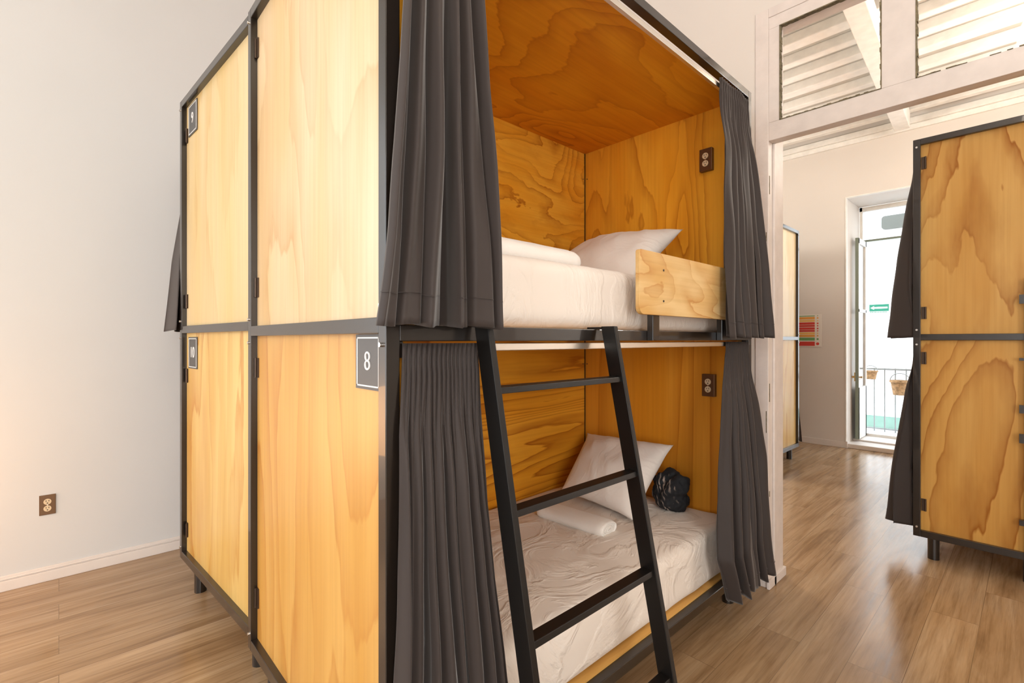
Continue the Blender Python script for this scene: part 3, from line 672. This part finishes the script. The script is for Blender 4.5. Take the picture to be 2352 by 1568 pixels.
# ------------------------------------------------------------------ bedding
def mattress(x0, x1, y0, y1, z0, z1, mat, label, seed, wr=.004, crown=.012, rad=.045):
    nx, ny, nz = 60, 110, 14
    mb = MB()
    hx, hy, hz = (x1 - x0) / 2, (y1 - y0) / 2, (z1 - z0) / 2
    def pt(u, v, w):  # cube surface point -> rounded
        p = Vector((u * hx, v * hy, w * hz))
        q = Vector((max(-hx + rad, min(hx - rad, p.x)), max(-hy + rad, min(hy - rad, p.y)), max(-hz + rad, min(hz - rad, p.z))))
        d = p - q
        if d.length > 1e-6: p = q + d.normalized() * min(d.length, rad) if sum(abs(c) > 1e-6 for c in d) > 1 else p
        nrm = d.normalized() if d.length > 1e-6 else Vector((0, 0, 1))
        wp = Vector((p.x * 3 + seed, p.y * 3, p.z * 3))
        r1 = noise.noise(Vector((p.x * 2.1 + p.y * 1.3 + seed, p.y * 1.1 - p.x * 3.0, p.z * 2)) )
        ridg = 1 - abs(noise.noise(Vector((p.x * 5.5 + p.y * 2.5 + seed * 2, (p.y * 1.5 - p.x * 1.8) , p.z * 3 + seed)))) * 2
        ridg = max(0, ridg) ** 3
        msk = .5 + .5 * noise.noise(Vector((p.x * 1.5, p.y * 1.5, seed + 4)))
        p = p + nrm * (wr * r1 + wr * 1.6 * ridg * msk)
        if w > .99: p.z += crown * (1 - u * u) * (1 - v * v)
        return Vector(((x0 + x1) / 2, (y0 + y1) / 2, (z0 + z1) / 2)) + p
    def grid(f, a, b_):
        vs = [f(-1 + 2 * i / a, -1 + 2 * j / b_) for j in range(b_ + 1) for i in range(a + 1)]
        fs = [(j * (a + 1) + i, j * (a + 1) + i + 1, (j + 1) * (a + 1) + i + 1, (j + 1) * (a + 1) + i) for j in range(b_) for i in range(a)]
        mb.add(vs, fs, True)
    grid(lambda a, b_: pt(a, b_, 1), nx, ny); grid(lambda a, b_: pt(a, b_, -1), nx, ny)
    grid(lambda a, b_: pt(a, -1, b_), nx, nz); grid(lambda a, b_: pt(a, 1, b_), nx, nz)
    grid(lambda a, b_: pt(-1, a, b_), ny, nz); grid(lambda a, b_: pt(1, a, b_), ny, nz)
    me = mb.mesh('mattress'); bm = bmesh.new(); bm.from_mesh(me); bmesh.ops.remove_doubles(bm, verts=bm.verts, dist=.0004); bmesh.ops.recalc_face_normals(bm, faces=bm.faces); bm.to_mesh(me); bm.free()
    for p in me.polygons: p.use_smooth = True
    o = part('mattress', me, mat); rebase(o); tag(o, label, 'mattress'); return o
mattress(-2.025, -1.05, .625, 2.545, 1.397, 1.618, M['sheet'], 'white sheeted mattress on the top level of pod 8', 3, wr=.004)
mattress(-2.025, -1.045, .625, 2.545, .210, .448, M['sheet_wrinkled'], 'rumpled white sheeted mattress on the lower level of pod 8', 8, wr=.006)

def pillow(name, corners, thick, mat, label, seed, pinch=.08):
    """corners: bottom-left, bottom-right, top-right, top-left of the seam in world space"""
    bl, br, tr, tl = [Vector(c) for c in corners]
    nn = ((br - bl).cross(tl - bl)).normalized()
    n = 40; vs = []; mb = MB()
    for side in (1, -1):
        vs = []
        for j in range(n + 1):
            for i in range(n + 1):
                a, b_ = i / n, j / n; u, v = 2 * a - 1, 2 * b_ - 1
                # pull the edges in between corners
                uu = u * (1 - pinch * (1 - v * v) * abs(u)); vv = v * (1 - pinch * (1 - u * u) * abs(v))
                a2, b2 = (uu + 1) / 2, (vv + 1) / 2
                p = bl * (1 - a2) * (1 - b2) + br * a2 * (1 - b2) + tr * a2 * b2 + tl * (1 - a2) * b2
                h = max(0, (1 - abs(u) ** 2.4)) ** .55 * max(0, (1 - abs(v) ** 2.4)) ** .55
                w = noise.noise(Vector((u * 1.7 + seed, v * 1.7, side * 2))) * .14 + .10 * max(0, 1 - 3 * abs(noise.noise(Vector((u * 2.6 + v + seed, v * .8 - u, seed)))))
                p = p + nn * side * thick * .5 * h * (1 + w)
                vs.append(p)
        fs = [(j * (n + 1) + i, j * (n + 1) + i + 1, (j + 1) * (n + 1) + i + 1, (j + 1) * (n + 1) + i) for j in range(n) for i in range(n)]
        mb.add(vs, fs, True)
    me = mb.mesh(name); bm = bmesh.new(); bm.from_mesh(me); bmesh.ops.remove_doubles(bm, verts=bm.verts, dist=.0005); bmesh.ops.recalc_face_normals(bm, faces=bm.faces); bm.to_mesh(me); bm.free()
    for p in me.polygons: p.use_smooth = True
    o = part(name, me, mat); rebase(o); tag(o, label, 'pillow', 'white pillows'); return o
pillow('pillow', [(-1.93, 1.93, 1.655), (-1.27, 1.95, 1.65), (-1.29, 2.46, 1.955), (-1.90, 2.42, 1.955)], .19, M['pillow'], 'white pillow tilted on the top mattress behind the guard board', 3)
pillow('pillow', [(-1.83, 2.08, .505), (-1.33, 2.05, .478), (-1.335, 2.44, .79), (-1.93, 2.45, .77)], .17, M['pillow'], 'white pillow propped in the corner of the lower mattress', 7)

def rolled_towel(c, length, rz, w, h, label):
    """towel rolled along local x, flattened a little"""
    t = empty('rolled_towel', c, rz); tag(t, label, 'towel', 'rolled white towels')
    n = 40; m = 30; vs = []
    for i in range(m + 1):
        f = i / m; x = (f - .5) * length
        e = 1 - .16 * max(0, abs(2 * f - 1) - .86) / .14
        for k in range(n):
            a = 2 * PI * k / n
            ca, sa = math.cos(a), math.sin(a)
            r = 1 + .025 * noise.noise(Vector((x * 14, ca * 2, sa * 2)))
            r += .07 * (a - 1.9) / 6.28 if a > 1.9 else .07 * (a + 4.38) / 6.28
            yy = math.copysign(abs(ca) ** .92, ca) * w / 2 * e * r; zz = math.copysign(abs(sa) ** .9, sa) * h / 2 * e * r
            vs.append((x, yy, h / 2 + zz))
    fs = [(i * n + k, i * n + (k + 1) % n, (i + 1) * n + (k + 1) % n, (i + 1) * n + k) for i in range(m) for k in range(n)]
    mb = MB(); mb.add(vs, fs, True); part('towel_wrap', mb, M['towel'], t, solid=.006)
    # spiral ends
    for sx in (-1, 1):
        vs = []; N_ = 110; 
        for k in range(N_ + 1):
            f = k / N_; a = f * 2 * PI * 3.2; rr = .12 + .80 * f
            yy, zz = math.cos(a) * w / 2 * rr * .93, math.sin(a) * h / 2 * rr * .9
            for dx in (0, -.035 * sx):
                vs.append((sx * length / 2 * (.985 + .012 * (1 - f)) + dx, yy, h / 2 + zz))
        fs = [(2 * k, 2 * k + 2, 2 * k + 3, 2 * k + 1) for k in range(N_)]
        mb = MB(); mb.add(vs, fs, True); part('towel_spiral', mb, M['towel'], t, solid=.009)
    return t
rolled_towel((-1.545, 1.86, .449), .40, .06, .13, .062, 'rolled white towel lying on the lower mattress in front of the pillow')
rolled_towel((-1.27, 1.27, 1.622), .43, PI / 2 + .02, .16, .085, 'rolled white towel at the edge of the top mattress beside the curtain')

# dark patterned bundle
m, nt, b = newmat('black_patterned_fleece'); setin(b, Roughness=.85)
mp = mapping(nt, scale=(1, 1, 1), rot=(.6, .3, .2)); w_ = N(nt, 'ShaderNodeTexWave'); setin(w_, Scale=14.0, Distortion=5.0, Detail=3.0); nt.links.new(mp.outputs[0], w_.inputs['Vector'])
n_ = N(nt, 'ShaderNodeTexNoise'); setin(n_, Scale=9.0); nt.links.new(mp.outputs[0], n_.inputs['Vector'])
r1 = ramp(nt, [(.72, (0, 0, 0)), (.84, (1, 1, 1))]); nt.links.new(w_.outputs['Fac'], r1.inputs[0])
sp = N(nt, 'ShaderNodeSeparateXYZ'); tc2 = N(nt, 'ShaderNodeTexCoord'); nt.links.new(tc2.outputs['Object'], sp.inputs[0])
r2 = ramp(nt, [(.54, (0, 0, 0)), (.62, (1, 1, 1))]); nt.links.new(math_n(nt, 'ADD', n_.outputs[0], math_n(nt, 'MULTIPLY', sp.outputs['X'], -1.6)), r2.inputs[0])
nt.links.new(mixc(nt, math_n(nt, 'MULTIPLY', r1.outputs[0], r2.outputs[0]), (.008, .009, .012), (.34, .27, .23)), b.inputs['Base Color'])
M['fleece'] = m
M['blackcloth'] = cloth('black_cloth', (.010, .011, .014), .8, .15, 300, .2)
def bundle():
    t = empty('folded_blanket', (-1.325, 2.40, .448)); tag(t, 'black blanket bundle with small pale marks tucked behind the lower pillow', 'blanket', None)
    ax = Vector((.50, .10, .85)).normalized(); allmb = MB()
    for (c, L, r, nm) in ((Vector((.02, -.02, .105)), .215, .066, 'blanket_roll'), (Vector((-.045, .02, .125)), .20, .060, 'f'), (Vector((.03, .01, .05)), .14, .055, 'e'), (Vector((-.01, 0, .09)), .19, .062, 'g')):
        vs = []; n, m_ = 36, 26
        u = ax.orthogonal().normalized(); w = ax.cross(u)
        for i in range(m_ + 1):
            f = i / m_; e = math.sin(PI * (f * .96 + .02)) ** .45
            for k in range(n):
                a = 2 * PI * k / n
                rr = r * e * (1 + .38 * noise.noise(Vector((math.cos(a) * 1.5, math.sin(a) * 1.5, f * 3 + r * 90))) + .05 * math.sin(3 * a + 6 * f))
                vs.append(c + ax * (f - .5) * L + u * math.cos(a) * rr + w * math.sin(a) * rr * .8)
        fs = [(i * n + k, i * n + (k + 1) % n, (i + 1) * n + (k + 1) % n, (i + 1) * n + k) for i in range(m_) for k in range(n)]
        fs += [tuple(range(n)), tuple(reversed(range(m_ * n, m_ * n + n)))]
        allmb.add(vs, fs, True)
    o = part('blanket_body', allmb, M['fleece'], t)
    m1 = o.modifiers.new('r', 'REMESH'); m1.mode = 'VOXEL'; m1.voxel_size = .006; m1.use_smooth_shade = True
    m2 = o.modifiers.new('c', 'CORRECTIVE_SMOOTH') if False else o.modifiers.new('c', 'SMOOTH'); m2.iterations = 6; m2.factor = .5
    tx = D.textures.new('crumple', 'CLOUDS'); tx.noise_scale = .045; tx.noise_depth = 2
    m3 = o.modifiers.new('d', 'DISPLACE'); m3.texture = tx; m3.strength = .035; m3.mid_level = .5; m3.texture_coords = 'LOCAL'
bundle()

# ------------------------------------------------------------------ light
def area(loc, rot, sx, sy, power, col):
    l = D.lights.new('window_light', 'AREA'); l.shape = 'RECTANGLE'; l.size = sx; l.size_y = sy; l.energy = power; l.color = col
    o = D.objects.new('window_light', l); C.objects.link(o); o.location = loc; o.rotation_euler = rot; return o
# area lights added as daylight, each filling an unseen window opening
area((-2.3, -3.17, 1.9), (-PI / 2, 0, PI), 1.35, 2.7, 6, (.92, .96, 1))
area((XW - .02, -1.825, 1.875), (0, -PI / 2, 0), 3.0, 1.3, 14, (.93, .965, 1))
area((.9, -3.17, 1.9), (-PI / 2, 0, PI), 1.35, 2.7, 24, (1, .95, .90))
area((3.07, -1.5, 1.85), (0, PI / 2, 0), 2.6, 1.35, 100, (1, .92, .84))  # added to light the bunk fronts and interiors from the right
# light added at a made-up, hidden second balcony door of the next room
area((1.9, 7.2, 1.6), (-PI / 2, 0, 0), 1.15, 3.0, 110, (.96, .98, 1))
def unseen_bulb(loc, power, col, r=.08):
    l = D.lights.new('unseen_lamp', 'POINT'); l.energy = power; l.color = col; l.shadow_soft_size = r
    o = D.objects.new('unseen_lamp', l); C.objects.link(o); o.location = loc; return o
unseen_bulb((-3.5, -.85, .72), 16, (1, .47, .15), .28)      # warm table lamp out of frame at the left
unseen_bulb((.2, .2, 3.7), 36, (1, .84, .68), .3)             # unseen light added overhead to brighten the bunk interiors
unseen_bulb((.75, 5.0, 3.2), 105, (1, .93, .84), .25)  # unseen light added out of frame to brighten the next room
unseen_bulb((-3.3, 4.7, 2.7), 125, (1, .93, .84), .25)         # second unseen light added to brighten the next room
sun = D.lights.new('sun', 'SUN'); sun.energy = 1.0; sun.angle = math.radians(2); so = D.objects.new('sun', sun); C.objects.link(so); so.rotation_euler = (math.radians(38), 0, math.radians(12))
w = D.worlds.new('World'); bpy.context.scene.world = w; w.use_nodes = True
bg = w.node_tree.nodes['Background']; bg.inputs[0].default_value = (.86, .94, 1, 1); bg.inputs[1].default_value = 4.3

# ------------------------------------------------------------------ camera
cam = D.cameras.new('Camera'); co = D.objects.new('Camera', cam); C.objects.link(co)
co.location = (0, 0, 1.36); co.rotation_euler = (PI / 2, 0, .8211)
cam.sensor_width = 36; cam.lens = 1118.0 / 2352 * 36; cam.shift_y = -3.6 / 2352; cam.clip_start = .02
sc = bpy.context.scene; sc.camera = co
sc.view_settings.view_transform = 'Standard'; sc.view_settings.look = 'None'; sc.view_settings.gamma = 1; sc.view_settings.exposure = .17
